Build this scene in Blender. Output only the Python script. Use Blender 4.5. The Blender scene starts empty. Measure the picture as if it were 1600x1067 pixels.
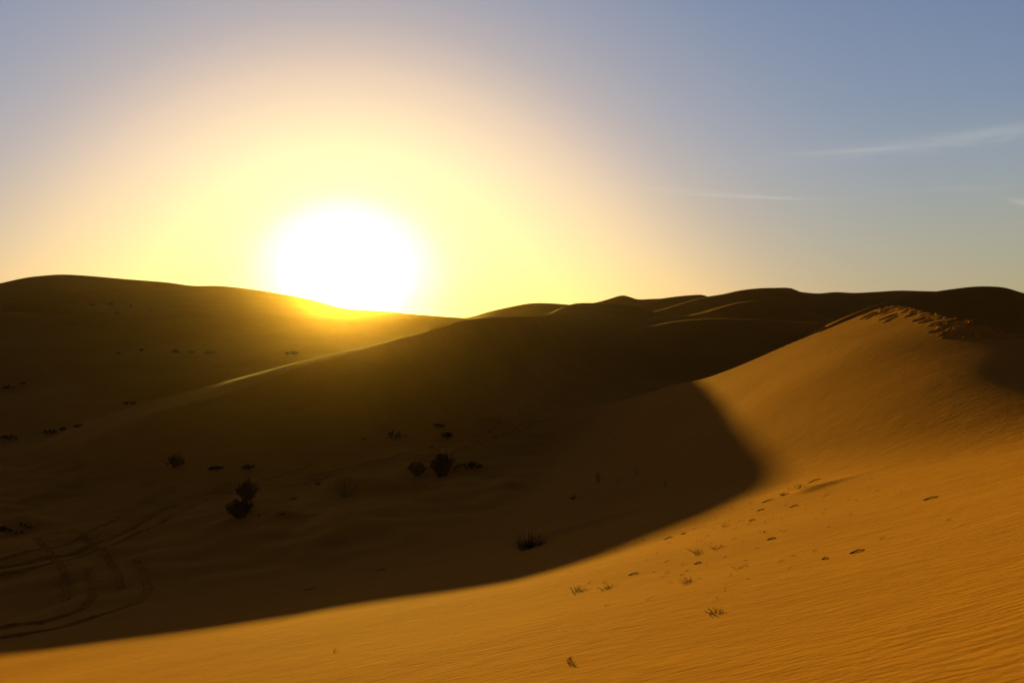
import bpy, bmesh, math, random
import numpy as np
from mathutils import Vector, Matrix
random.seed(7); RNG = np.random.default_rng(11)
SC = bpy.context.scene
COL = SC.collection

# ------------------------------------------------------------------ camera
FPX = 1556.0                                   # focal length in pixels of the 1600 px wide photograph (35 mm lens)
HORIZON = 500.0
PITCH = math.atan((533.5 - HORIZON) / FPX)
cam_d = bpy.data.cameras.new('camera'); cam = bpy.data.objects.new('camera', cam_d); COL.objects.link(cam)
cam_d.lens = 35.0; cam_d.sensor_width = 36.0; cam_d.clip_start = 0.1; cam_d.clip_end = 9000
cam.location = (0, 0, 0); cam.rotation_euler = (math.radians(90) - PITCH, 0, 0)
SC.camera = cam

def ray(u, v):                                  # view direction through a photograph pixel, scaled so that y = 1
    a = (u - 800) / FPX; b = -(v - 533.5) / FPX
    c, s = math.cos(PITCH), math.sin(PITCH)
    y, z = c + b * s, -s + b * c
    return np.array([a / y, 1.0, z / y])
def at(u, v, D): return ray(u, v) * D

# ------------------------------------------------------------------ light
SUN_AZ = math.radians(-9.5); SUN_EL = math.radians(3.0)
sd = Vector((math.sin(SUN_AZ) * math.cos(SUN_EL), math.cos(SUN_AZ) * math.cos(SUN_EL), math.sin(SUN_EL)))
sl = bpy.data.lights.new('sun', 'SUN'); sl.energy = 3.1; sl.angle = math.radians(0.5); sl.color = (1.0, 0.80, 0.12)
so = bpy.data.objects.new('sun', sl); COL.objects.link(so); so.rotation_euler = sd.to_track_quat('Z', 'Y').to_euler()
EXPO = 1.55
SC.view_settings.view_transform = 'Standard'; SC.view_settings.look = 'None'
SC.view_settings.exposure = EXPO; SC.view_settings.gamma = 1.0; SC.view_settings.use_curve_mapping = False

class NT:
    """tiny helper around a node tree"""
    def __init__(s, tree): s.t = tree; s.n = tree.nodes; s.l = tree.links
    def new(s, typ, **kw):
        n = s.n.new(typ)
        for k, v in kw.items(): setattr(n, k, v)
        return n
    def put(s, sock, val):
        if hasattr(val, 'is_linked') or isinstance(val, bpy.types.NodeSocket): s.l.new(val, sock)
        elif val is not None: sock.default_value = val
    def math(s, op, a, b=None, c=None, clamp=False):
        n = s.new('ShaderNodeMath', operation=op, use_clamp=clamp)
        for i, x in enumerate((a, b, c)):
            if x is not None: s.put(n.inputs[i], x)
        return n.outputs[0]
    def ramp(s, fac, stops, interp='LINEAR'):
        n = s.new('ShaderNodeValToRGB'); cr = n.color_ramp; cr.interpolation = interp
        while len(cr.elements) > 1: cr.elements.remove(cr.elements[-1])
        cr.elements[0].position = stops[0][0]; cr.elements[0].color = (*stops[0][1], 1)
        for p, c in stops[1:]:
            e = cr.elements.new(p); e.color = (*c, 1)
        s.put(n.inputs[0], fac); return n.outputs[0]
    def mix(s, fac, a, b, blend='MIX'):
        n = s.new('ShaderNodeMix', data_type='RGBA', blend_type=blend, clamp_factor=True)
        s.put(n.inputs[0], fac)
        s.put(n.inputs[6], a if not isinstance(a, tuple) else (*a, 1)); s.put(n.inputs[7], b if not isinstance(b, tuple) else (*b, 1))
        return n.outputs[2]
    def noise(s, vec, scale, detail=4, rough=.55, dist=0.0):
        n = s.new('ShaderNodeTexNoise'); s.put(n.inputs['Vector'], vec)
        n.inputs['Scale'].default_value = scale; n.inputs['Detail'].default_value = detail
        n.inputs['Roughness'].default_value = rough; n.inputs['Distortion'].default_value = dist
        return n.outputs[0]

def srgb(r, g, b):
    return tuple(((c / 255) / 12.92 if c / 255 <= .04045 else ((c / 255 + .055) / 1.055) ** 2.4) for c in (r, g, b))

wd = bpy.data.worlds.new('World'); SC.world = wd; wd.use_nodes = True
w = NT(wd.node_tree); w.n.clear()
tc = w.new('ShaderNodeTexCoord').outputs['Generated']
nv = w.new('ShaderNodeVectorMath', operation='NORMALIZE'); w.l.new(tc, nv.inputs[0])
sx = w.new('ShaderNodeSeparateXYZ'); w.l.new(nv.outputs[0], sx.inputs[0]); X, Y, Z = sx.outputs
az = w.math('ARCTAN2', X, Y); el = w.math('ARCSINE', Z)
elp = w.math('MAXIMUM', el, 0.0)
daz = w.math('SUBTRACT', az, SUN_AZ); de = w.math('SUBTRACT', el, math.radians(2.75))
def ell(k):
    da = w.math('DIVIDE', daz, k)
    return w.math('SQRT', w.math('ADD', w.math('MULTIPLY', da, da), w.math('MULTIPLY', de, de)))
r0 = w.math('DIVIDE', w.math('MULTIPLY', ell(1.3), FPX), 300.0, clamp=True)
low = w.math('POWER', 2.718, w.math('MULTIPLY', elp, -7.0))
side = w.math('MULTIPLY_ADD', w.math('GREATER_THAN', daz, 0.0), .28, .46)      # the glow reaches farther along the horizon to the right
r = ell(w.math('ADD', 1.18, w.math('MULTIPLY', w.math('MULTIPLY', r0, low), side)))
rp = w.math('DIVIDE', w.math('MULTIPLY', r, FPX), 1100.0)       # 1.0 = 1100 photograph pixels from the sun
px = lambda p: p / 1100.0
glow = w.ramp(rp, [(0, (1, 1, 1)), (px(97), (1, 1, 1)), (px(115), srgb(255, 255, 216)), (px(140), srgb(254, 251, 200)),
                   (px(175), srgb(250, 244, 194)), (px(220), srgb(248, 230, 190)), (px(270), srgb(238, 212, 184)), (px(325), srgb(212, 193, 180)), (px(385), srgb(184, 174, 176)),
                   (px(460), srgb(164, 165, 177)), (px(590), srgb(144, 154, 176)), (1, srgb(126, 144, 176))], 'B_SPLINE')
alpha = w.ramp(rp, [(0, (1, 1, 1)), (px(300), (1, 1, 1)), (px(450), (.75,) * 3), (px(650), (.38,) * 3), (px(850), (.15,) * 3), (1, (0, 0, 0))])
core = w.math('MULTIPLY', w.math('POWER', 2.718, w.math('MULTIPLY', w.math('MULTIPLY', r, r), -1.0 / (0.030 ** 2))), 8.0)
base = w.ramp(w.math('DIVIDE', elp, math.radians(90)), [(0, srgb(206, 182, 138)), (.035, srgb(184, 175, 152)), (.08, srgb(156, 166, 172)), (.13, srgb(124, 145, 174)),
                   (.21, srgb(98, 122, 168)), (.30, srgb(92, 106, 142)), (.42, srgb(74, 80, 108)), (.7, srgb(44, 48, 68)), (1, srgb(28, 32, 50))])
behind = w.ramp(w.math('DIVIDE', w.math('ABSOLUTE', daz), math.pi), [(0, (1, 1, 1)), (.2, (.9,) * 3), (.34, (.2, .19, .20)), (1, (.04, .038, .045))])
base = w.mix(1.0, base, behind, 'MULTIPLY')
sky = w.mix(alpha, base, glow)
sky = w.mix(1.0, sky, w.ramp(w.math('DIVIDE', elp, .2), [(0, (1, .97, .58)), (.35, (1, .985, .80)), (.75, (1, 1, .98)), (1, (1, 1, 1))]), 'MULTIPLY')
# thin cirrus streaks, fixed in the sky by azimuth and elevation
def streak(u0, v0, length, tilt, width, amount, seed):
    a0 = math.atan((u0 - 800) / FPX); e0 = math.atan((500 - v0) / FPX * math.cos(a0))
    p = w.math('SUBTRACT', az, a0); q = w.math('SUBTRACT', el, e0)
    c, s_ = math.cos(tilt), math.sin(tilt)
    al = w.math('ADD', w.math('MULTIPLY', p, c), w.math('MULTIPLY', q, s_))
    ac = w.math('SUBTRACT', w.math('MULTIPLY', q, c), w.math('MULTIPLY', p, s_))
    cv = w.new('ShaderNodeCombineXYZ'); w.l.new(w.math('MULTIPLY', al, 1.0), cv.inputs[0]); w.l.new(w.math('MULTIPLY', ac, 7.0), cv.inputs[1]); cv.inputs[2].default_value = seed
    n = w.noise(cv.outputs[0], 26, 5, .6, .4)
    ac = w.math('ADD', ac, w.math('MULTIPLY', w.math('SUBTRACT', n, .5), width * 1.2))
    fa = w.math('POWER', 2.718, w.math('MULTIPLY', w.math('POWER', w.math('ABSOLUTE', w.math('DIVIDE', al, length)), 2.0), -1.0))
    fc = w.math('POWER', 2.718, w.math('MULTIPLY', w.math('POWER', w.math('ABSOLUTE', w.math('DIVIDE', ac, width)), 2.0), -1.0))
    return w.math('MULTIPLY', w.math('MULTIPLY', fa, fc), w.math('MULTIPLY', n, amount * .62))
tot = streak(1165, 308, .055, -.07, .0016, .75, 1.3)
for a_ in [(1050, 297, .05, -.07, .002, .35, 7.1), (1480, 222, .11, .055, .0075, .36, 2.2), (1330, 237, .05, .01, .002, .4, 9.1), (1600, 318, .012, -.3, .003, .6, 3.9),
           (1510, 296, .03, -.05, .0028, .2, 5.0), (770, 176, .025, .05, .0022, .2, 6.0), (1560, 205, .05, .09, .004, .28, 4.4)]:
    tot = w.math('ADD', tot, streak(*a_))
sky = w.mix(tot, sky, srgb(226, 218, 204))
bg = w.new('ShaderNodeBackground'); w.l.new(sky, bg.inputs[0])
w.l.new(w.math('MULTIPLY', w.math('ADD', core, 1.0), .90 * 2.0 ** -EXPO), bg.inputs[1])
nish = w.new('ShaderNodeTexSky', sky_type='NISHITA', sun_disc=False, sun_elevation=SUN_EL, sun_rotation=SUN_AZ, altitude=600, air_density=1.0, dust_density=1.0)
bg2 = w.new('ShaderNodeBackground'); w.l.new(nish.outputs[0], bg2.inputs[0]); bg2.inputs[1].default_value = 0.006
ad = w.new('ShaderNodeAddShader'); w.l.new(bg.outputs[0], ad.inputs[0]); w.l.new(bg2.outputs[0], ad.inputs[1])
wo = w.new('ShaderNodeOutputWorld'); w.l.new(ad.outputs[0], wo.inputs[0])

# ------------------------------------------------------------------ helpers
def tag(o, label=None, cat=None, group=None, kind=None):
    if label: o['label'] = label
    if cat: o['category'] = cat
    if group: o['group'] = group
    if kind: o['kind'] = kind
    return o
def mesh_obj(name, verts, faces, m, parent=None, smooth=True):
    me = bpy.data.meshes.new(name)
    verts = np.asarray(verts, dtype=np.float32); faces = np.asarray(faces, dtype=np.int32)
    me.vertices.add(len(verts)); me.vertices.foreach_set('co', verts.ravel())
    k = faces.shape[1]; me.loops.add(faces.size); me.loops.foreach_set('vertex_index', faces.ravel())
    me.polygons.add(len(faces)); me.polygons.foreach_set('loop_start', np.arange(0, faces.size, k, dtype=np.int32))
    me.polygons.foreach_set('use_smooth', np.full(len(faces), smooth, dtype=bool))
    me.update(calc_edges=True); me.validate()
    o = bpy.data.objects.new(name, me); COL.objects.link(o)
    if m: me.materials.append(m)
    if parent: o.parent = parent
    return o
def grid_faces(nr, nc, wrap=False):
    i = np.arange(nr - 1)[:, None]; j = np.arange(nc if wrap else nc - 1)[None, :]
    j2 = (j + 1) % nc
    return np.stack([i * nc + j, i * nc + j2, (i + 1) * nc + j2, (i + 1) * nc + j], -1).reshape(-1, 4)
def smax(a, b, k):
    h = np.clip(.5 + .5 * (a - b) / k, 0, 1); return b + (a - b) * h + k * h * (1 - h)
def sstep(t):
    t = np.clip(t, 0, 1); return t * t * (3 - 2 * t)
class Waves:
    """smooth random relief: a sum of sines with random directions"""
    def __init__(s, seed, octs):
        g = np.random.default_rng(seed); s.c = []
        for lam, amp in octs:
            for _ in range(5):
                t = g.uniform(0, 2 * math.pi); k = 2 * math.pi / (lam * g.uniform(.7, 1.4))
                s.c.append((k * math.cos(t), k * math.sin(t), g.uniform(0, 6.3), amp / 2.2))
    def __call__(s, x, y):
        o = 0
        for a, b, p, m in s.c: o = o + m * np.sin(a * x + b * y + p)
        return o

# ------------------------------------------------------------------ sand
def sand(name, col_a, col_b, grain=.003, ripple=0.0, ripple_scale=1.0, far=False):
    m = bpy.data.materials.new(name); m.use_nodes = True; t = NT(m.node_tree); t.n.clear()
    pos = t.new('ShaderNodeNewGeometry').outputs['Position']
    big = t.noise(pos, .09, 4, .5); mid = t.noise(pos, .9, 5, .6, .3)
    mp = t.new('ShaderNodeMapping'); t.l.new(pos, mp.inputs[0]); mp.inputs['Rotation'].default_value = (0, 0, math.radians(-14)); mp.inputs['Scale'].default_value = (.35, 1.6, 1)
    strk = t.noise(mp.outputs[0], .8, 5, .6, .5)
    f = t.math('ADD', t.math('MULTIPLY', big, .45), t.math('ADD', t.math('MULTIPLY', mid, .2), t.math('MULTIPLY', strk, .35)))
    f = t.ramp(f, [(.32, (0, 0, 0)), (.68, (1, 1, 1))])
    col = t.mix(f, col_a, col_b)
    # single dark and light grains
    g = t.noise(pos, 160 if not far else 12, 2, .7)
    col = t.mix(t.math('MULTIPLY', t.ramp(g, [(.60, (0, 0, 0)), (.74, (1, 1, 1))]), .35), col, tuple(c * .45 for c in col_a))
    bsdf = t.new('ShaderNodeBsdfPrincipled'); t.l.new(col, bsdf.inputs['Base Color'])
    bsdf.inputs['Roughness'].default_value = .95; bsdf.inputs['Specular IOR Level'].default_value = .002
    h = t.math('MULTIPLY', t.noise(pos, 2.2, 6, .62), grain * 6)
    h = t.math('ADD', h, t.math('MULTIPLY', t.noise(pos, 26, 5, .7), grain * .9))
    sm = t.new('ShaderNodeMapping'); t.l.new(pos, sm.inputs[0]); sm.inputs['Rotation'].default_value = (0, 0, math.radians(-18)); sm.inputs['Scale'].default_value = (.5, 2.6, 1)
    h = t.math('ADD', h, t.math('MULTIPLY', t.noise(sm.outputs[0], 3.2, 6, .68, .6), grain * 4.5))
    if ripple:
        rp_ = t.new('ShaderNodeMapping'); t.l.new(pos, rp_.inputs[0]); rp_.inputs['Rotation'].default_value = (0, 0, math.radians(72))
        wv = t.new('ShaderNodeTexWave', wave_type='BANDS', bands_direction='X', wave_profile='SIN'); t.l.new(rp_.outputs[0], wv.inputs['Vector'])
        wv.inputs['Scale'].default_value = ripple_scale; wv.inputs['Distortion'].default_value = 4.2; wv.inputs['Detail'].default_value = 2.5
        wv.inputs['Detail Scale'].default_value = .55; wv.inputs['Detail Roughness'].default_value = .55
        patch = t.ramp(t.noise(pos, .16, 3, .5), [(.34, (.22,) * 3), (.58, (1, 1, 1))])
        w2 = t.new('ShaderNodeTexWave', wave_type='BANDS', bands_direction='X', wave_profile='SIN'); t.l.new(rp_.outputs[0], w2.inputs['Vector'])
        w2.inputs['Scale'].default_value = ripple_scale * .62; w2.inputs['Distortion'].default_value = 6.0; w2.inputs['Detail'].default_value = 2.0; w2.inputs['Detail Scale'].default_value = .8
        sel = t.ramp(t.noise(pos, .45, 3, .5), [(.42, (0, 0, 0)), (.60, (1, 1, 1))])
        both = t.math('ADD', t.math('MULTIPLY', wv.outputs['Fac'], t.math('SUBTRACT', 1.0, sel)), t.math('MULTIPLY', w2.outputs['Fac'], t.math('MULTIPLY', sel, 1.35)))
        h = t.math('ADD', h, t.math('MULTIPLY', t.math('MULTIPLY', both, patch), ripple))
    bp = t.new('ShaderNodeBump'); bp.inputs['Strength'].default_value = 1.0; bp.inputs['Distance'].default_value = 1.0
    t.l.new(h, bp.inputs['Height']); t.l.new(bp.outputs[0], bsdf.inputs['Normal'])
    out = t.new('ShaderNodeOutputMaterial'); t.l.new(bsdf.outputs[0], out.inputs[0])
    return m
C1 = (.42, .153, .0175); C2 = (.54, .206, .027)
M_near = sand('rippled_sand', C1, C2, .0024, .0021, 3.6)
M_dune = sand('dune_sand', C1, C2, .006)
M_far = sand('far_dune_sand', C1, C2, .012, far=True)

# ------------------------------------------------------------------ near terrain: slope underfoot, valley floor, right dune
und = Waves(3, [(14, .05), (6, .015)]); und2 = Waves(5, [(22, .16), (7, .03)]); undf = Waves(8, [(26, .2), (9, .11), (3.6, .075), (1.7, .032)])
def P1(x, y): return -1.6 + .2 * x - .168 * y + .005 * np.clip(x, 0, 20) * np.clip(y - 8, -6, 25) + .035 * np.maximum(-x - 4, 0) * np.clip((30 - y) / 10, 0, 1) + und(x, y) * np.clip(np.hypot(x, y) / 12 - .2, 0, 1)
def P2(x, y):
    x_ = np.clip(x, -30, 34); y_ = np.clip(y, 0, 90)
    return -7.434 + .4 * x_ + .0055 * (x_ - 13) * -smax(38 - y_, -15 + 0 * y_, 8) + .0147 * smax(x_ - 11.5, 0 * x_, 4) * -smax(32 - y_, -20 + 0 * y_, 8) + 2.066 * sstep((y_ - 4.93) / 27.7) * sstep((x_ - 3.31) / 8.42) + .5 * und2(x, y)
def P3(x, y): return -7.3 + .095 * np.minimum(x, 0) * np.clip(-x / 15, .2, 1) - .02 * np.maximum(25 - y, 0) + undf(x, y)
def front(x, y): return smax(smax(P1(x, y), P3(x, y), 1.4), P2(x, y), .42)
def hit(u, v, f=None, d0=2, d1=120, n=3000):
    f = f or front
    r_ = ray(u, v); y = np.linspace(d0, d1, n); g = r_[2] * y - f(r_[0] * y, y)
    i = np.where((g[:-1] > 0) & (g[1:] <= 0))[0]
    if len(i) == 0: return None
    return r_ * y[i[0]]
crest_px = [(880, 645), (920, 637), (960, 628), (1000, 617), (1040, 605), (1075, 597), (1110, 589), (1150, 574), (1180, 562), (1215, 547), (1250, 532), (1285, 518), (1320, 503),
            (1355, 487), (1378, 476), (1392, 472), (1415, 479), (1440, 486), (1470, 492), (1500, 500), (1550, 512), (1600, 524)]
crest = [hit(*p) for p in crest_px]; crest = [c for c in crest if c is not None]
print('CREST', [tuple(round(float(a), 1) for a in c) for c in crest[::3]])
cp = np.array([(-34, 92), (-8, 86)] + [(c[0], c[1]) for c in crest] + [(14.2, 20), (15.5, 12), (17.5, 3), (22, -14), (30, -60)], float)
# even out and smooth the plan line
def resample(P, step):
    d = np.r_[0, np.cumsum(np.linalg.norm(np.diff(P, axis=0), axis=1))]; s = np.arange(0, d[-1], step)
    return np.stack([np.interp(s, d, P[:, k]) for k in range(P.shape[1])], 1)
cp = resample(cp, .5)
for _ in range(10): cp[1:-1] = (cp[:-2] + 2 * cp[1:-1] + cp[2:]) / 4
def lee_distance(x, y):
    """distance beyond the crest line, negative on the sunny side"""
    sh = x.shape; x = x.ravel(); y = y.ravel(); best = np.full(x.shape, 1e9); sgn = np.zeros_like(x)
    a = cp[:-1:2]; b = np.vstack([cp[2::2], cp[-1:]])[:len(a)]
    for (ax, ay), (bx, by) in zip(a, b):
        ex, ey = bx - ax, by - ay; L = ex * ex + ey * ey + 1e-9
        t_ = np.clip(((x - ax) * ex + (y - ay) * ey) / L, 0, 1); dx, dy = x - ax - t_ * ex, y - ay - t_ * ey
        d = dx * dx + dy * dy; k = d < best; best[k] = d[k]; sgn[k] = (ex * dy - ey * dx)[k]
    return (np.sqrt(best) * np.where(sgn > 0, 1, -1)).reshape(sh)
MOUNDS = []     # (x, y, radius across, height, tail length, tail direction)
def terrain(x, y, detail=True):
    z = front(x, y)
    s = lee_distance(x, y)
    over = np.maximum(s, 0)
    drop = 1.0 * over
    fl = P3(x, y)
    z = np.where(s > 0, np.maximum(z - drop, np.minimum(z, fl)), z)
    for (mx, my, r_, h_, tl, ta) in MOUNDS:
        c, s_ = math.cos(ta), math.sin(ta); dx = x - mx; dy = y - my
        al = dx * c + dy * s_; ac = -dx * s_ + dy * c
        q = np.where(al > 0, (al / tl) ** 2, (al / r_) ** 2) + (ac / (r_ * np.where(al > 0, np.clip(1 - al / (2.2 * tl), .25, 1), 1))) ** 2
        z = z + h_ * np.exp(-q * 1.4)
    R = np.hypot(x, y)
    return np.where(R > 100, z * np.clip((135 - R) / 35, 0, 1) + -14.5 * np.clip((R - 100) / 35, 0, 1), z)
for (u, v, r_, h_, tl, ta) in [(545, 768, 1.3, .75, 3.6, -.15), (700, 735, 1.3, .45, 4.5, .15), (828, 848, .6, .16, 3.5, .25), (1262, 765, .32, .075, 1.1, .25),
                               (270, 728, 1.2, .3, 2.5, 0), (690, 668, 1.6, .5, 3, .1), (745, 662, 1.8, .55, 3.5, .0), (440, 806, .5, .22, 1.2, .2), (30, 825, 1.6, .6, 2.6, -.5),
                               (612, 688, 1.2, .35, 2.4, .1), (385, 734, .6, .25, 1.5, 0), (325, 736, .8, .22, 1.8, 0), (380, 800, 1.0, .3, 2, .2), (650, 738, .9, .25, 2, .2)]:
    p = hit(u, v)
    if p is not None: MOUNDS.append((p[0], p[1], r_, h_, tl, ta))
azs = np.radians(np.r_[np.linspace(-180, -40, 50)[:-1], np.linspace(-40, 40, 1000), np.linspace(40, 180, 50)[1:-1]])
rad = np.r_[np.exp(np.linspace(math.log(.6), math.log(30), 330))[:-1], np.linspace(30, 88, 560)[:-1], np.linspace(88, 135, 60)]
Rg, Ag = np.meshgrid(rad, azs, indexing='ij'); xs, ys = Rg * np.sin(Ag), Rg * np.cos(Ag)
zs = terrain(xs, ys)
V = np.stack([xs, ys, zs], -1).reshape(-1, 3); Fc = grid_faces(len(rad), len(azs), True)
V = np.vstack([V, [[0, 0, -1.6]]]); nv_ = len(V) - 1
near = mesh_obj('sand_slope', V, Fc, M_near)
tag(near, 'rippled orange sand slope running down to the dark valley floor and up to the sunlit dune', kind='structure')

# ------------------------------------------------------------------ ridged dunes behind, each a mesh of its own
def catmull(P, n):
    P = np.asarray(P, float); d = np.r_[0, np.cumsum(np.linalg.norm(np.diff(P[:, :2], axis=0), axis=1) ** .5)]
    T = np.gradient(P, d, axis=0, edge_order=1); s = np.linspace(0, d[-1], n); i = np.clip(np.searchsorted(d, s, 'right') - 1, 0, len(d) - 2)
    h = (d[i + 1] - d[i]); t = ((s - d[i]) / h)[:, None]; h = h[:, None]
    return (2*t**3 - 3*t**2 + 1) * P[i] + (t**3 - 2*t**2 + t) * h * T[i] + (-2*t**3 + 3*t**2) * P[i + 1] + (t**3 - t**2) * h * T[i + 1]
def dune(name, label, crest_uvd, front_len, front_z, back_len=60, back_z=-14, fdir=(0, -1), shoulder=0.0, sh_drop=.1, waves=None, nc=420, m=None, soft=0.0, prof=1.35):
    """crest_uvd: (u, v, distance) stations; front_len / front_z / shoulder may be lists along the crest"""
    C = np.array([at(*c) for c in crest_uvd]); n0 = len(C)
    ex = lambda q: np.array(q if isinstance(q, (list, tuple)) else [q] * n0, float)
    A = np.c_[C, ex(front_len), ex(front_z), ex(back_len), ex(shoulder), ex(sh_drop)]
    A = catmull(A, nc); P, fl, fz, bl, sh = A[:, :3], A[:, 3], A[:, 4], A[:, 5], np.maximum(A[:, 6], 0); sh_drop = A[:, 7]
    if fdir == 'slip':                                                  # slip face turned the way the camera's dune lies, all along the crest
        F = -P[:, :2] / np.linalg.norm(P[:, :2], axis=1)[:, None]
    else:
        f = np.array(fdir, float); F = np.tile(f / np.linalg.norm(f), (nc, 1))
    rows = []
    for t in np.linspace(1, 0, 46)[:-1] ** 1.5:                        # back: long gentle windward slope
        g = t ** 1.25; o = P.copy(); o[:, :2] -= F * (bl * t)[:, None]
        o[:, 2] = P[:, 2] * (1 - g) + back_z * g; rows.append(o)
    for t in np.linspace(0, 1, 110) ** 1.25:
        o = P.copy(); s = fl * t; o[:, :2] += F * s[:, None]
        ssh = np.minimum(s, sh) ; q = np.clip((s - sh) / np.maximum(fl - sh, .1), 0, 1)
        zsh = P[:, 2] - sh_drop * (ssh + .35 * ssh ** 2 / np.maximum(sh, .5))
        zt = P[:, 2] - sh_drop * 1.35 * sh
        g = 1 - (1 - q) ** prof
        if soft: g = g * (1 - soft) + soft * q * q * (3 - 2 * q)
        o[:, 2] = np.where(s < sh, zsh, zt + (fz - zt) * g); rows.append(o)
    o = rows[-1].copy(); o[:, :2] += F * 14; o[:, 2] -= 3.5; rows.append(o)
    G = np.array(rows)
    if waves is not None:
        k = (np.abs(np.arange(len(rows)) - 45) / 45.0) ** 1.3
        G[:, :, 2] += waves(G[:, :, 0], G[:, :, 1]) * np.clip(k, .0, 1)[:, None]
    ob = mesh_obj(name, G.reshape(-1, 3), grid_faces(G.shape[0], nc)[:, ::-1], m or M_dune)
    tag(ob, label, kind='structure'); return ob

# middle dune: its crest shades the near slope
dune('middle_dune', 'long dark dune across the middle with a thin sunlit crest line running up from the left',
     [(-330, 780, 108), (-150, 742, 106), (0, 700, 102), (60, 684, 100), (130, 661, 96), (200, 638, 92), (260, 620, 88), (330, 601, 83), (400, 583, 77.5), (460, 567, 74.5), (540, 548, 71.5), (590, 536, 72.5), (640, 524, 77), (690, 511, 86),
      (725, 501, 95), (760, 496.5, 99), (797, 495, 107), (845, 494, 150), (885, 489, 190), (930, 487, 205), (980, 495, 205), (1040, 512, 195), (1110, 530, 185), (1200, 548, 175), (1330, 570, 165)],
     [50, 50, 48, 47, 46, 43, 38, 32, 25, 19, 16, 16, 17, 23, 31, 34, 40, 78, 110, 120, 115, 100, 90, 80, 70],
     [-13, -12.8, -12, -11.8, -11, -10.4, -9.8, -9.2, -8.8, -8.4, -8.2, -8.0, -7.9, -7.8, -7.8, -7.9, -8, -8.2, -8.6, -9, -9, -9, -9, -9, -9],
     back_len=[40] * 12 + [40, 40, 40, 36, 30, 30, 30, 30, 30, 30, 30, 30, 30],
     shoulder=[26, 26, 25, 25, 25, 23, 20, 16, 10, 6, 4, 3.5, 3.5, 3, 1, 0, 0, 0, 0, 0, 0, 0, 0, 0, 0],
     sh_drop=[-.03, -.03, -.03, -.03, -.03, -.028, -.024, -.018, -.010, -.006, -.008, -.012, -.010, -.006] + [0] * 11,
     waves=Waves(21, [(30, .25), (11, .08)]), nc=900, soft=.15, fdir='slip')
W1 = Waves(31, [(60, .7), (24, .25)]); W2 = Waves(32, [(80, .9), (30, .3)])
# low ridge and flats between the middle dune and the far left dune
dune('left_flat', 'dark sand flats dotted with scrub behind the left end of the middle dune',
     [(-500, 540, 190), (-200, 530, 185), (0, 519, 180), (60, 504, 178), (110, 497, 176), (150, 495, 175), (250, 496, 175), (400, 497.5, 176), (500, 498, 178), (600, 499, 182), (700, 498, 190), (820, 505, 200)],
     95, [-13, -13, -12.6, -12.4, -12.2, -12, -11.5, -11, -10, -9, -8, -8], back_len=70, back_z=-7, waves=Waves(33, [(34, .5), (13, .16)]), prof=1.9, soft=.1)
dune('low_rise', 'low dark rise of sand with a pale edge behind the middle dune',
     [(-60, 640, 112), (60, 618, 115), (180, 596, 117), (270, 580, 118), (340, 574, 118), (400, 574, 117), (460, 580, 114), (540, 590, 110)],
     22, -12.5, back_len=34, back_z=-12.5, waves=Waves(34, [(16, .1)]), prof=1.5, soft=.6, sh_drop=.05)
# skyline
dune('far_left_dune', 'tall rounded dune on the left skyline beside the sun glow',
     [(-700, 520, 330), (-420, 496, 320), (-200, 472, 312), (-90, 456, 308), (0, 442.5, 300), (40, 434, 300), (70, 430.5, 300), (95, 429, 300), (130, 430.5, 299), (200, 436.5, 297), (262, 441.5, 294), (300, 446.5, 292), (345, 447, 290), (400, 453, 287), (430, 458, 285),
      (480, 467, 282), (540, 482, 280), (600, 486.5, 280), (650, 491, 281), (700, 495, 284), (780, 499, 290), (900, 503, 300)],
     105, [-6] * 4 + [-5, -4, -3, -2.5, -2, -1, 0, .3, .5, .6, .6, .5, .4, .2, 0, -.5, -1, -2], back_len=120, back_z=-10, waves=W1, prof=1.7, soft=.5, m=M_far, nc=700)
dune('wind_terrace', 'pale curved terrace of sand low on the left skyline dune',
     [(-300, 500, 214), (-120, 482, 214), (0, 472, 212), (60, 471, 210), (120, 477, 208), (170, 488, 206), (230, 499, 204)], 18, [-6, -3, -1, -1, -1.5, -2, -3], back_len=55, back_z=-1.0, waves=Waves(36, [(30, .12)]), m=M_far, soft=.8)
def hump(name, label, pts, D, fl, fz, seed, **kw):
    kw.setdefault('back_len', 70); kw.setdefault('m', M_far); kw.setdefault('soft', .4); kw.setdefault('shoulder', 3.0); kw.setdefault('sh_drop', .04); kw.setdefault('waves', Waves(seed, [(50, .3), (20, .12)]))
    return dune(name, label, [(u, v, D + d) for (u, v, d) in pts], fl, fz, **kw)
hump('skyline_dune', 'low rounded skyline dune just right of the sun glow', [(640, 508, 10), (700, 501, 6), (740, 494, 4), (762, 487.5, 2), (800, 479, 0), (830, 474, 0), (860, 474, 0), (893, 476.5, 2), (930, 480, 4), (1000, 494, 8)], 290, 90, -6, 41)
hump('sunlit_rise', 'small rise with a bright sunlit left edge below the skyline', [(820, 502, -14), (845, 494.5, -10), (868, 487, -4), (885, 478.5, 0), (900, 474.2, 3), (930, 473.5, 8), (960, 474, 10), (990, 480, 8), (1020, 490, 0), (1060, 500, -10)], 236, 60, -6, 42, fdir=(.35, -1))
hump('peaked_dune', 'dune with a small pointed peak on the centre skyline', [(840, 486, 6), (895, 477, 3), (930, 472.8, 0), (952, 467, 0), (966, 462.7, 0), (975, 461.7, 0), (984, 464, 0), (996, 467.5, 0), (1020, 467, 0), (1050, 466, 2), (1100, 468, 4), (1180, 476, 8)], 330, 80, -5, 43)
hump('ridge_dune', 'narrow flat ridge on the skyline right of the small peak', [(980, 476, 0), (1030, 467, 0), (1055, 463.5, 0), (1080, 461.2, 0), (1097, 460.8, 0), (1106, 463.5, 0), (1125, 467, 0), (1200, 474, 0)], 300, 70, -5, 44)
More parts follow.
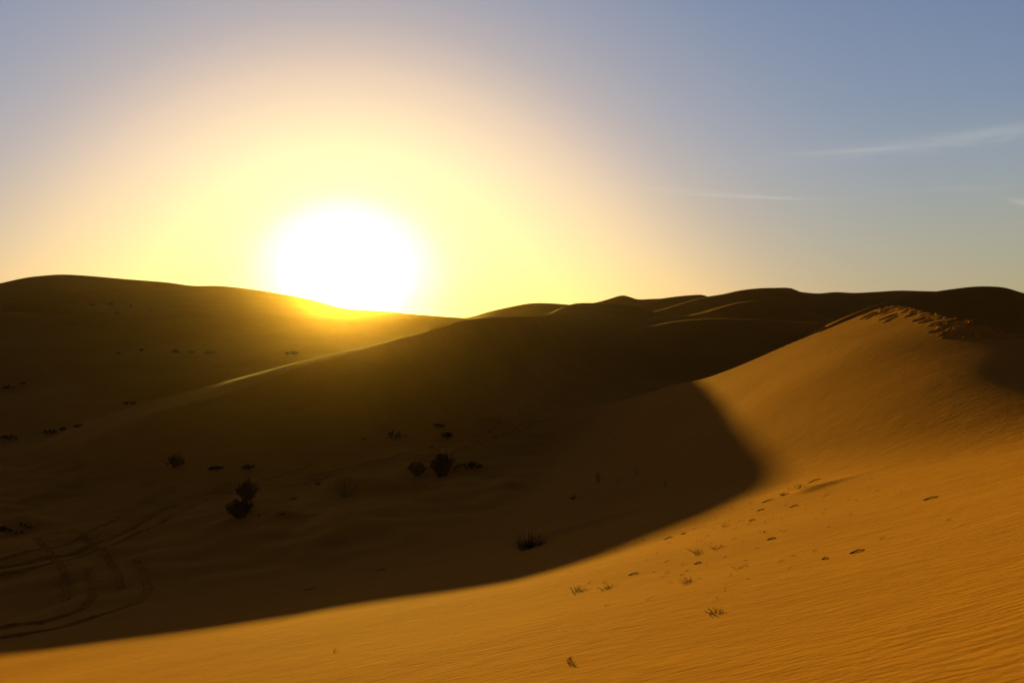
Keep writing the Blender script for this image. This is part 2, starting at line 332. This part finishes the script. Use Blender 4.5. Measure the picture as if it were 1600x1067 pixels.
hump('high_dune', 'broad high dune on the skyline right of centre with a nicked top', [(960, 498, -30), (1020, 487, -20), (1070, 472, -8), (1100, 464.5, -4), (1130, 459.5, 0), (1155, 454, 0), (1185, 450.5, 0), (1210, 449.8, 0), (1231, 450, 0), (1242, 454.5, 1), (1262, 457.5, 3), (1280, 458.4, 5), (1305, 456.4, 7), (1335, 457.6, 9), (1370, 456, 10), (1405, 454, 10), (1440, 454.8, 10), (1475, 456, 10), (1520, 461, 10), (1600, 474, 10)], 262, 80, -6, 45)
hump('round_mound', 'smooth rounded mound in front of the high skyline dune', [(990, 499, 12), (1060, 494.5, 8), (1090, 489, 4), (1120, 480.5, 0), (1150, 473, 0), (1178, 470.2, 0), (1205, 472, 0), (1240, 480, 2), (1275, 492, 6), (1320, 504, 10)], 205, 34, -5, 46)
hump('low_mound', 'low smooth mound in front of the round mound', [(850, 580, -22), (900, 556, -14), (940, 536, -8), (970, 521, -3), (1000, 513, 0), (1040, 504, 2), (1080, 499, 3), (1120, 497.3, 3), (1180, 499, 4), (1250, 502.5, 6), (1330, 505, 8), (1450, 510, 10)], 152, 40, -8.6, 47)
hump('dark_dune', 'big dark dune on the right skyline behind the footprints', [(1240, 540, -8), (1300, 506, -6), (1350, 484, -4), (1400, 468, -2), (1440, 459, 0), (1465, 455, 0), (1490, 451.5, 0), (1515, 448.5, 0), (1540, 447.4, 0),
      (1570, 449.5, 0), (1600, 458, 0), (1680, 478, 0), (1800, 500, 0)], 145, 42, -8, 48, back_len=60, soft=0, prof=1.1, shoulder=0)
# the open desert floor, one sheet to the horizon
g = np.r_[-3000, np.linspace(-900, 900, 61), 3000]; gx, gy = np.meshgrid(g, g)
gz = -15.0 + 1.2 * Waves(50, [(300, .8)])(gx, gy) * 0.5
tag(mesh_obj('ground', np.stack([gx, gy, gz], -1).reshape(-1, 3), grid_faces(len(g), len(g)), M_far), 'open desert floor', kind='structure')
#PLANTS
# ------------------------------------------------------------------ plants, tracks, footprints
bpy.context.view_layer.update(); DG = bpy.context.evaluated_depsgraph_get()
def on_sand(u, v):
    d = Vector(ray(u, v)).normalized()
    ok, loc, n, _, ob, _ = SC.ray_cast(DG, Vector((0, 0, 0)), d)
    return (loc, n) if ok else (None, None)
def plain(name, a, b, scale=6, rough=.85, spec=.1):
    m = bpy.data.materials.new(name); m.use_nodes = True; t = NT(m.node_tree); t.n.clear()
    f = t.noise(t.new('ShaderNodeNewGeometry').outputs['Position'], scale, 3)
    col = t.mix(t.ramp(f, [(.35, (0, 0, 0)), (.65, (1, 1, 1))]), a, b)
    bs = t.new('ShaderNodeBsdfPrincipled'); t.l.new(col, bs.inputs['Base Color']); bs.inputs['Roughness'].default_value = rough; bs.inputs['Specular IOR Level'].default_value = spec
    o = t.new('ShaderNodeOutputMaterial'); t.l.new(bs.outputs[0], o.inputs[0]); return m
M_leaf = plain('grey_green_leaf', (.045, .036, .015), (.080, .062, .024))
M_blade = plain('dark_grass_blade', (.022, .020, .008), (.050, .040, .016))
M_wood = plain('dry_twig', (.08, .042, .014), (.15, .08, .024))
M_track = plain('churned_sand', (.33, .12, .014), (.47, .18, .024), 3, .95, .0)
M_clod = sand('trodden_sand', C1, C2, .004)

class Mesh:
    def __init__(s): s.v = []; s.f = []
    def tube(s, pts, r0, r1, k=3):
        n = len(pts); b = len(s.v)
        for i, p in enumerate(pts):
            d = (pts[min(i + 1, n - 1)] - pts[max(i - 1, 0)]).normalized(); a = d.orthogonal().normalized(); c = d.cross(a); r_ = r0 + (r1 - r0) * i / (n - 1)
            for j in range(k):
                t_ = 2 * math.pi * j / k; s.v.append(p + (a * math.cos(t_) + c * math.sin(t_)) * r_)
        for i in range(n - 1):
            for j in range(k):
                j2 = (j + 1) % k; s.f.append((b + i * k + j, b + i * k + j2, b + (i + 1) * k + j2, b + (i + 1) * k + j))
    def leaf(s, p, d, L, W):
        a = d.orthogonal().normalized(); a = Matrix.Rotation(random.uniform(0, 6.28), 3, d) @ a; b = len(s.v)
        s.v += [p, p + d * L * .5 + a * W * .5, p + d * L, p + d * L * .5 - a * W * .5]; s.f.append((b, b + 1, b + 2, b + 3))
    def blade(s, p, d, L, W, bend):
        a = d.cross(Vector((0, 0, 1))); a = a.normalized() if a.length > .05 else Vector((1, 0, 0)); b = len(s.v); n = 4
        for i in range(n + 1):
            t_ = i / n; q = p + d * L * t_ + Vector((d.x, d.y, -1)) * bend * L * t_ * t_; ww = W * (1 - t_ * .92)
            s.v += [q - a * ww / 2, q + a * ww / 2]
        for i in range(n): s.f.append((b + 2 * i, b + 2 * i + 1, b + 2 * i + 3, b + 2 * i + 2))
    def build(s, name, m, parent=None):
        if not s.v: return None
        return mesh_obj(name, [tuple(v) for v in s.v], s.f, m, parent, smooth=False)
def fan(width, height, n, lean=1.0):
    """base point and tip direction of stems spreading out of one crown"""
    for _ in range(n):
        t_ = random.uniform(0, 6.283); q = random.random() ** .6
        base_ = Vector((math.cos(t_), math.sin(t_), 0)) * q * width * .18
        tip = Vector((math.cos(t_) * q * width * .5 * lean, math.sin(t_) * q * width * .5 * lean, height * (1 - .45 * q * q) * random.uniform(.75, 1.05)))
        yield base_, tip
def root(name, loc, label, cat, group):
    o = bpy.data.objects.new(name, None); o.empty_display_size = .2; COL.objects.link(o); o.location = loc; tag(o, label, cat, group); return o
def shrub(name, loc, W, H, label, group, dens=1.0, leaf_=1.0):
    e = root(name, loc - Vector((0, 0, .04 * H)), label, 'shrub', group); st, fo = Mesh(), Mesh()
    n = int(26 * dens + 8)
    for b_, tip in fan(W, H, n):
        mid = b_.lerp(tip, .5) + Vector((random.uniform(-.05, .05) * W, random.uniform(-.05, .05) * W, .06 * H)); pts = [b_, b_.lerp(mid, .5), mid, mid.lerp(tip, .55), tip]
        st.tube(pts, .014 * H + .004, .003)
        for k in range(3):
            p0 = b_.lerp(tip, random.uniform(.4, .85)); d = ((tip - b_).normalized() + Vector([random.uniform(-.7, .7) for _ in range(3)])).normalized()
            L = H * random.uniform(.14, .28); st.tube([p0, p0 + d * L * .5, p0 + d * L], .006, .002)
            for q in range(int(13 * dens)):
                p = p0 + d * L * random.uniform(.05, 1.05) + Vector([random.gauss(0, .022 * H + .01) for _ in range(3)])
                fo.leaf(p, (d + Vector([random.uniform(-.8, .8) for _ in range(3)])).normalized(), .05 * leaf_ + .035 * H, .022 * leaf_ + .014 * H)
        for q in range(int(16 * dens)):
            t_ = random.uniform(.3, 1.03); p = b_.lerp(tip, t_) + Vector([random.gauss(0, .03 * H) for _ in range(3)])
            fo.leaf(p, ((tip - b_).normalized() + Vector([random.uniform(-.7, .7) for _ in range(3)])).normalized(), .05 * leaf_ + .04 * H, .022 * leaf_ + .015 * H)
    st.build('stem', M_wood, e); fo.build('foliage', M_leaf, e); return e
def tuft(name, loc, W, H, label, group, n=170, cat='grass', spread=1.0, m=None):
    mb = Mesh()
    for _ in range(n):
        t_ = random.uniform(0, 6.283); q = random.random() ** .55
        p = Vector((math.cos(t_), math.sin(t_), 0)) * random.random() ** .5 * W * .3; p.z = -.03
        d = Vector((math.cos(t_) * q * .9 * spread, math.sin(t_) * q * .9 * spread, 1.1 - .5 * q)).normalized()
        mb.blade(p, d, H * random.uniform(.5, 1.15), .012 + .008 * H, random.uniform(.0, .35))
    o = mb.build(name, m or M_blade); o.location = loc; tag(o, label, cat, group); return o
def twigs(name, loc, W, H, label, group, n=14, cat='dry plant'):
    mb = Mesh()
    for b_, tip in fan(W, H, n):
        b_ = Vector((b_.x * .5, b_.y * .5, -.04)); k = Vector((random.gauss(0, .06), random.gauss(0, .06), 0)) * W
        pts = [b_, b_.lerp(tip, .35) + k, b_.lerp(tip, .7) - k * .5, tip]; mb.tube(pts, .003 + .003 * H, .0012)
        for _ in range(3):
            p = b_.lerp(tip, random.uniform(.35, .9)); d = ((tip - b_).normalized() + Vector([random.uniform(-1, 1) for _ in range(3)])).normalized(); L = H * random.uniform(.12, .35)
            mb.tube([p, p + d * L * .5 + Vector((0, 0, .02 * L)), p + d * L], .0025, .001)
    o = mb.build(name, M_wood); o.location = loc; tag(o, label, cat, group); return o
def stick(name, loc, n_, L, yaw, label, group, cat='twig'):
    """a dry twig lying on the sand, one end half buried"""
    mb = Mesh(); d = Vector((math.cos(yaw), math.sin(yaw), 0)); d = (d - n_ * d.dot(n_)).normalized(); sdv = n_.cross(d)
    k = random.uniform(-.1, .1)
    k = random.choice((-1, 1)) * random.uniform(.02, .05)
    mb.tube([-d * L * .5 - n_ * .02, -d * L * .3 + sdv * k * L + n_ * .004, -d * L * .05 + n_ * .012, d * L * .2 - sdv * k * L + n_ * .014, d * L * .5 + n_ * .002], .013, .004, 5)
    mb.tube([d * L * .02 + n_ * .012, d * L * .2 + sdv * L * .08 + n_ * .02, d * L * .42 + sdv * L * .2 + n_ * .004], .006, .002, 4)
    o = mb.build(name, M_wood); o.location = loc; tag(o, label, cat, group); return o

GV = 'shrubs and grass in the shadowed valley'; GF = 'shrubs scattered on the dark flats behind the middle dune'; GL = 'dry plants on the sunlit slope'
# (kind, u, v of the base, width and height in pixels, label, group)
PL = [
 ('shrub', 692, 744, 46, 40, 'tallest leafy shrub, middle one of three in a row beside the vehicle tracks', GV),
 ('shrub', 651, 743, 30, 23, 'smaller leafy shrub just left of the tallest valley shrub', GV),
 ('shrub_low', 734, 733, 38, 12, 'low spreading shrub on a sand tail right of the tallest valley shrub', GV),
 ('shrub', 386, 782, 34, 33, 'dark bush right behind another dark bush in the left of the valley', GV),
 ('shrub', 375, 808, 42, 30, 'dark bush nearest the camera of the stacked pair in the left of the valley', GV),
 ('tuft', 828, 856, 66, 31, 'dark spiky grass clump in the shade near the edge of the sunlit slope', GV),
 ('shrub_low', 614, 687, 42, 14, 'dark low shrub with a raised tip at the foot of the middle dune', GV),
 ('shrub_low', 699, 684, 25, 9, 'small rounded green shrub behind the vehicle tracks', GV),
 ('shrub_low', 684, 668, 28, 7, 'flat scrub on a sand hummock at the foot of the middle dune', GV),
 ('twigs', 540, 776, 64, 36, 'large thin leafless brush growing from a sand mound in mid valley', GV),
 ('tuft', 897, 779, 14, 10, 'small lone dark tuft at the foot of the right dune', GV),
 ('tuft', 440, 803, 16, 8, 'small tuft on a little mound right of the stacked dark bushes', GV),
 ('shrub', 273, 730, 28, 19, 'rounded dark bush at the left foot of the middle dune', GV),
 ('shrub_low', 389, 733, 24, 7, 'low scrub on a hummock above the stacked dark bushes', GV),
 ('shrub_low', 337, 734, 28, 6, 'flat scrub between the rounded bush and the next hummock', GV),
 ('twigs', 487, 750, 28, 13, 'wispy brush beside a small tuft above the thin brush mound', GV),
 ('tuft', 498, 757, 11, 10, 'small dark tuft right beside the wispy brush', GV),
 ('tuft', 460, 780, 16, 8, 'small leaning tuft between the stacked bushes and the brush mound', GV),
 ('tuft', 766, 675, 10, 6, 'tiny tuft touching the vehicle tracks at their upper end', GV),
 ('tuft', 674, 699, 12, 6, 'tiny tuft behind the vehicle tracks above the tallest shrub', GV),
 ('tuft', 775, 683, 9, 5, 'tiny tuft in front of the vehicle tracks near the right dune', GV),
 ('twigs', 537, 720, 10, 10, 'few thin sprigs alone above the thin brush mound', GV),
 ('twigs', 935, 754, 22, 20, 'thin dry sprigs in the shade, leftmost on the foot of the right dune', GV),
 ('twigs', 966, 757, 13, 13, 'short dry sprigs in the shade beside taller sprigs', GV),
 ('twigs', 994, 742, 8, 14, 'single slanting dry sprig in the shade on the right dune', GV),
 ('twigs', 1040, 762, 10, 18, 'faint tall dry sprig in the shade nearest the sunlit edge', GV),
 ('shrub_low', 24, 829, 66, 9, 'low dark scrub mat on a mound at the left edge of the valley', GV),
 ('tuft', 405, 806, 7, 4, 'tiny tuft just right of the nearer stacked bush', GV),
 ('tuft', 568, 686, 14, 6, 'small tuft left of the dark low shrub under the middle dune', GV),
 ('shrub_low', 76, 678, 26, 11, 'dark shrub in the middle of three behind the middle dune at the left', GF),
 ('shrub_low', 122, 668, 20, 8, 'dark shrub rightmost of three behind the middle dune at the left', GF),
 ('shrub_low', 13, 688, 46, 13, 'wide dark shrub at the left edge behind the middle dune', GF),
 ('shrub_low', 203, 632, 26, 7, 'flat dark shrub touching the middle dune crest', GF),
 ('shrub_low', 12, 608, 28, 8, 'dark shrub alone at the left edge of the flats', GF),
 ('shrub_low', 35, 600, 12, 4, 'small shrub just right of the lone left edge shrub', GF),
 ('shrub_low', 275, 552, 20, 8, 'shrub on the flats left of a wider one, under the far dune', GF),
 ('shrub_low', 328, 553, 28, 8, 'wider shrub on the flats under the far left dune', GF),
 ('shrub_low', 300, 552, 14, 5, 'small shrub between two larger ones on the flats', GF),
 ('shrub_low', 220, 549, 11, 6, 'small round shrub left on the flats under the far dune', GF),
 ('shrub_low', 455, 556, 32, 14, 'shrub on the flats dimmed by the golden glow under the sun', GF),
 ('shrub_low', 185, 553, 9, 4, 'tiny shrub leftmost in the row on the flats', GF),
 ('shrub_low', 145, 479, 14, 8, 'bush at the end of the pale terrace on the far left dune', GF),
 ('shrub_low', 173, 477, 10, 5, 'small bush right of the terrace end on the far dune', GF),
 ('shrub_low', 205, 480, 12, 7, 'bush highest on the lower face of the far left dune', GF),
 ('shrub_low', 183, 491, 11, 4, 'tiny bush low on the far left dune', GF),
 ('shrub_low', 270, 481, 20, 5, 'flat bush rightmost on the lower face of the far left dune', GF),
 ('shrub_low', 235, 486, 14, 4, 'flat tiny bush between larger ones on the far left dune', GF),
 ('shrub_low', 98, 672, 10, 5, 'tiny shrub between two larger ones behind the middle dune', GF),
 ('twigs', 1249, 764, 30, 14, 'bushy dry sprigs beside the dark hollow at the foot of the right dune', GL),
 ('tuft', 1226, 773, 18, 8, 'small dark clump left of the bushy sprigs by the dark hollow', GL),
 ('twigs', 1097, 862, 54, 8, 'wide low mat of dry stalks on the sunlit slope near the shadow edge', GL),
 ('twigs', 1125, 856, 40, 5, 'thin trailing stalks right of the wide dry mat', GL),
 ('twigs', 905, 924, 44, 13, 'fine dry sprigs furthest left of the row across the sunlit slope', GL),
 ('twigs', 952, 919, 46, 8, 'low dry stalks second from the left in the row on the sunlit slope', GL),
 ('twigs', 1080, 909, 52, 7, 'low dry stalks furthest right of the row across the sunlit slope', GL),
 ('twigs', 1119, 958, 38, 15, 'fine upright dry stalks nearest the ripples on the sunlit slope', GL),
 ('twigs', 525, 1018, 13, 11, 'tiny star shaped dry sprig at the bottom of the sunlit slope', GL),
 ('twigs', 893, 1036, 18, 18, 'bare thin sprig standing at the bottom centre of the sunlit slope', GL),
 ('twigs', 1160, 886, 36, 5, 'sparse flat stalks between the dry mat and the ripples', GL),
 ('twigs', 1195, 832, 26, 4, 'sparse flat stalks below the dark hollow on the lit slope', GL),
 ('twigs', 1135, 822, 20, 5, 'few short stalks near the tip of the shadow', GL),
]
NAME = {'shrub': 'desert_shrub', 'shrub_low': 'low_shrub', 'tuft': 'grass_tuft', 'twigs': 'dry_sprig'}
for kind, u, v, wp, hp, lab, grp in PL:
    loc, n_ = on_sand(u, v)
    if loc is None: print('MISS', u, v); continue
    D = loc.length; W, H = wp * D / FPX, hp * D / FPX
    if grp == GF: W *= .75; H *= .65
    if kind == 'shrub': shrub(NAME[kind], loc, W, H, lab, grp, 1.15)
    elif kind == 'shrub_low': shrub(NAME[kind], loc, W, H, lab, grp, .7 if D < 100 else .35, 1.0 if D < 100 else 2.6)
    elif kind == 'tuft': tuft(NAME[kind], loc, W, H, lab, grp, 210 if wp > 40 else 60)
    else: twigs(NAME[kind], loc, W, H * (.6 if grp == GL else 1), lab, grp, max(4, int(wp * .55)) if wp > 15 else 4)
GT = 'dry twigs lying on the sand'
for u, v, wp, yaw, lab in [(1198, 783, 26, .35, 'dark stick left of the small dark clump below the right dune'), (1240, 791, 17, .2, 'dark stick directly under the bushy sprigs by the hollow'), (1188, 797, 14, .3, 'short stick below the first dark stick at the shadow tip'),
      (1043, 841, 19, .4, 'thin stick just outside the shadow edge, left of a tiny one'), (1068, 834, 8, .0, 'tiny dark stick end right beside the shadow edge'), (989, 897, 18, .1, 'stick alone on the slope left of the low dry stalks'),
      (1289, 873, 12, .3, 'short thick stick alone on the open right slope'), (1338, 862, 30, .35, 'longest dark stick on the open right slope'), (1453, 779, 26, .1, 'dark stick high on the open right slope near the frame edge'),
      (1090, 880, 14, .5, 'small curved stick under the wide dry mat'), (1175, 813, 12, .1, 'small stick under the cluster at the shadow tip'), (595, 891, 20, .35, 'thin stick lying in the shade left of the sunlit edge'), (483, 921, 20, .35, 'thin stick in the shade furthest left'),
      (1205, 842, 16, .2, 'thin stick in the middle of the sunlit slope below the hollow'), (1270, 752, 30, .3, 'thin stick above the dark hollow on the right dune foot')]:
    loc, n_ = on_sand(u, v)
    if loc is not None: stick('fallen_twig', loc, n_, wp * loc.length / FPX, yaw, lab, GT)
# scattered crumbs of plant litter over the lit slope: nobody could count them
mb = Mesh()
for _ in range(120):
    u = random.gauss(1150, 130); v = 1020 - .2 * u + random.gauss(0, 1) * 38 + random.uniform(-20, 70)
    if not (820 < u < 1560 and 740 < v < 1040): continue
    r_ = ray(u, v); p = hit(u, v, d0=4, d1=45, n=900)
    if p is None: continue
    z = float(terrain(np.array([p[0]]), np.array([p[1]]))[0]); p = Vector((p[0], p[1], z)); L = random.uniform(.03, .11); t_ = random.gauss(.3, .5)
    d = Vector((math.cos(t_), math.sin(t_), random.uniform(0, .5))); mb.tube([p, p + d * L * .5 + Vector((0, 0, .012)), p + d * L], random.uniform(.002, .004), .001)
o = mb.build('plant_litter', M_wood); tag(o, 'crumbs of dry plant litter strewn over the sunlit slope', kind='stuff')

# vehicle tracks pressed into the valley floor, each pair of ruts one object
def track(px_, label, gauge=1.5, wd_=.24):
    C = [hit(u, v, lambda x, y: front(x, y), 6, 110) for u, v in px_]; C = np.array([c[:2] for c in C if c is not None])
    d = np.r_[0, np.cumsum(np.linalg.norm(np.diff(C, axis=0), axis=1))]; P = catmull(np.c_[C, C[:, :1] * 0], max(30, int(d[-1] / .35)))[:, :2]
    T = np.gradient(P, axis=0); T /= np.linalg.norm(T, axis=1)[:, None] + 1e-9; N = np.c_[-T[:, 1], T[:, 0]]
    vs, fs = [], []
    prof = [(-1.3, -.02), (-.9, .036), (-.5, .012), (-.15, .006), (.15, .008), (.5, .010), (.9, .04), (1.3, -.02)]
    for side in ([-gauge / 2, gauge / 2] if gauge else [0]):
        b = len(vs); wob = Waves(int(side * 10 + 77), [(3, .05), (.9, .03)])
        for a, h in prof:
            q = P + N * (side + a * wd_ / 2)
            q = q + N * wob(P[:, 0], P[:, 1])[:, None] * .5
            z = terrain(q[:, 0], q[:, 1]) + h * (1 + wob(q[:, 0] * 2, q[:, 1] * 2) * 5 * (h > .02))
            vs += list(np.c_[q, z])
        n = len(P)
        for i in range(len(prof) - 1):
            for j in range(n - 1): fs.append((b + i * n + j, b + i * n + j + 1, b + (i + 1) * n + j + 1, b + (i + 1) * n + j))
    tag(mesh_obj('vehicle_track', vs, fs, M_track), label, kind='structure')
main_ = [(-80, 900), (0, 890), (80, 876), (160, 854), (236, 815), (290, 790), (340, 773), (400, 765), (470, 751), (540, 737), (605, 722), (669, 706), (732, 689), (770, 676), (807, 664), (845, 655)]
track(main_, 'pair of wheel ruts running the length of the valley floor')
track([(-80, 884), (0, 883), (90, 862), (152, 840), (210, 806), (270, 782), (317, 771), (354, 760), (400, 748), (439, 735), (486, 722)], 'second pair of wheel ruts splitting off toward the middle dune')
track([(84, 835), (118, 868), (142, 895), (147, 925)], 'short wheel ruts crossing the others at the left', wd_=.2)
track([(-80, 1005), (0, 990), (60, 980), (121, 965), (165, 950), (187, 930), (186, 905), (176, 885)], 'curved wheel ruts near the sunlit slope')
track([(640, 728), (690, 712), (740, 697), (790, 680), (830, 665)], 'single faint rut beside the main wheel ruts', gauge=0)

# footprints trodden along the crest of the right dune
peak = int(np.argmin(np.hypot(cp[:, 0] - crest[15][0], cp[:, 1] - crest[15][1])))
def footprint(x, y, yaw, L, W, hgt):
    n, k = 9, 16; c, s_ = math.cos(yaw), math.sin(yaw); vs, fs = [], []
    A_, R_ = np.meshgrid(np.linspace(0, 2 * math.pi, k, endpoint=False), np.linspace(0.02, 1.5, n))
    lx = np.cos(A_) * R_ * L / 2; ly = np.sin(A_) * R_ * W / 2; X_ = x + lx * c - ly * s_; Y_ = y + lx * s_ + ly * c
    rim = np.exp(-((R_ - 1) / .24) ** 2) * hgt * (1 + .5 * np.sin(3 * A_ + x * 9) + .3 * np.cos(A_ * 5 + y * 7)); Z_ = terrain(X_, Y_) + .012 + rim; Z_[-1] -= .07
    V_ = np.stack([X_, Y_, Z_], -1).reshape(-1, 3); base_ = np.array([x, y, Z_[0].mean()])
    o = mesh_obj('footprint', V_ - base_, grid_faces(n, k, True)[:, ::-1], M_clod); o.location = base_
    tag(o, 'footprint kicked into the crest of the sunlit right dune', 'footprint', 'footprints along the crest of the right dune')
i = peak - 1.0; k_ = 0
while i < len(cp) - 4 and cp[int(i), 1] > 27:
    a = cp[int(i)] * (1 - i % 1) + cp[int(i) + 1] * (i % 1); d = cp[int(i) + 1] - cp[int(i)]; d /= np.linalg.norm(d); nrm = np.array([d[1], -d[0]])      # toward the sunny side
    q = a + nrm * (.25 + random.uniform(-.35, .3)); yaw = math.atan2(nrm[1], nrm[0]) + random.gauss(-.1, .25)
    footprint(q[0], q[1], yaw, random.uniform(.32, .6), random.uniform(.14, .22), random.uniform(.006, .013))
    if random.random() < .3:
        q = a + nrm * random.uniform(.5, .95); footprint(q[0], q[1], yaw + random.gauss(0, .2), random.uniform(.3, .55), random.uniform(.12, .18), random.uniform(.006, .012))
    if random.random() < .4:
        q = a - nrm * random.uniform(.1, .4); footprint(q[0], q[1], yaw, random.uniform(.25, .4), random.uniform(.16, .24), random.uniform(.03, .05))
    i += random.uniform(.45, .85)
# ------------------------------------------------------------------ haze volume added to imitate the lens glare around the sun
hz = bpy.data.materials.new('glare_haze'); hz.use_nodes = True; t = NT(hz.node_tree); t.n.clear()
pv = t.new('ShaderNodeVolumePrincipled'); pv.inputs['Color'].default_value = (1, .60, .24, 1); pv.inputs['Density'].default_value = 5.0e-5; pv.inputs['Anisotropy'].default_value = .97  # amber tint and strong forward scatter stand in for veiling glare
out = t.new('ShaderNodeOutputMaterial'); t.l.new(pv.outputs[0], out.inputs['Volume'])
x0, x1, y0, y1, z0, z1 = -3050, 3050, -3050, 3050, -19, 16
hv = [(x, y, z) for z in (z0, z1) for y in (y0, y1) for x in (x0, x1)]
hb = mesh_obj('haze', hv, [(0, 2, 3, 1), (4, 5, 7, 6), (0, 1, 5, 4), (2, 6, 7, 3), (0, 4, 6, 2), (1, 3, 7, 5)], hz, smooth=False)
tag(hb, 'thin warm haze added to stand in for lens glare around the sun', kind='stuff')
SC.cycles.volume_bounces = 0; SC.cycles.use_denoising = True
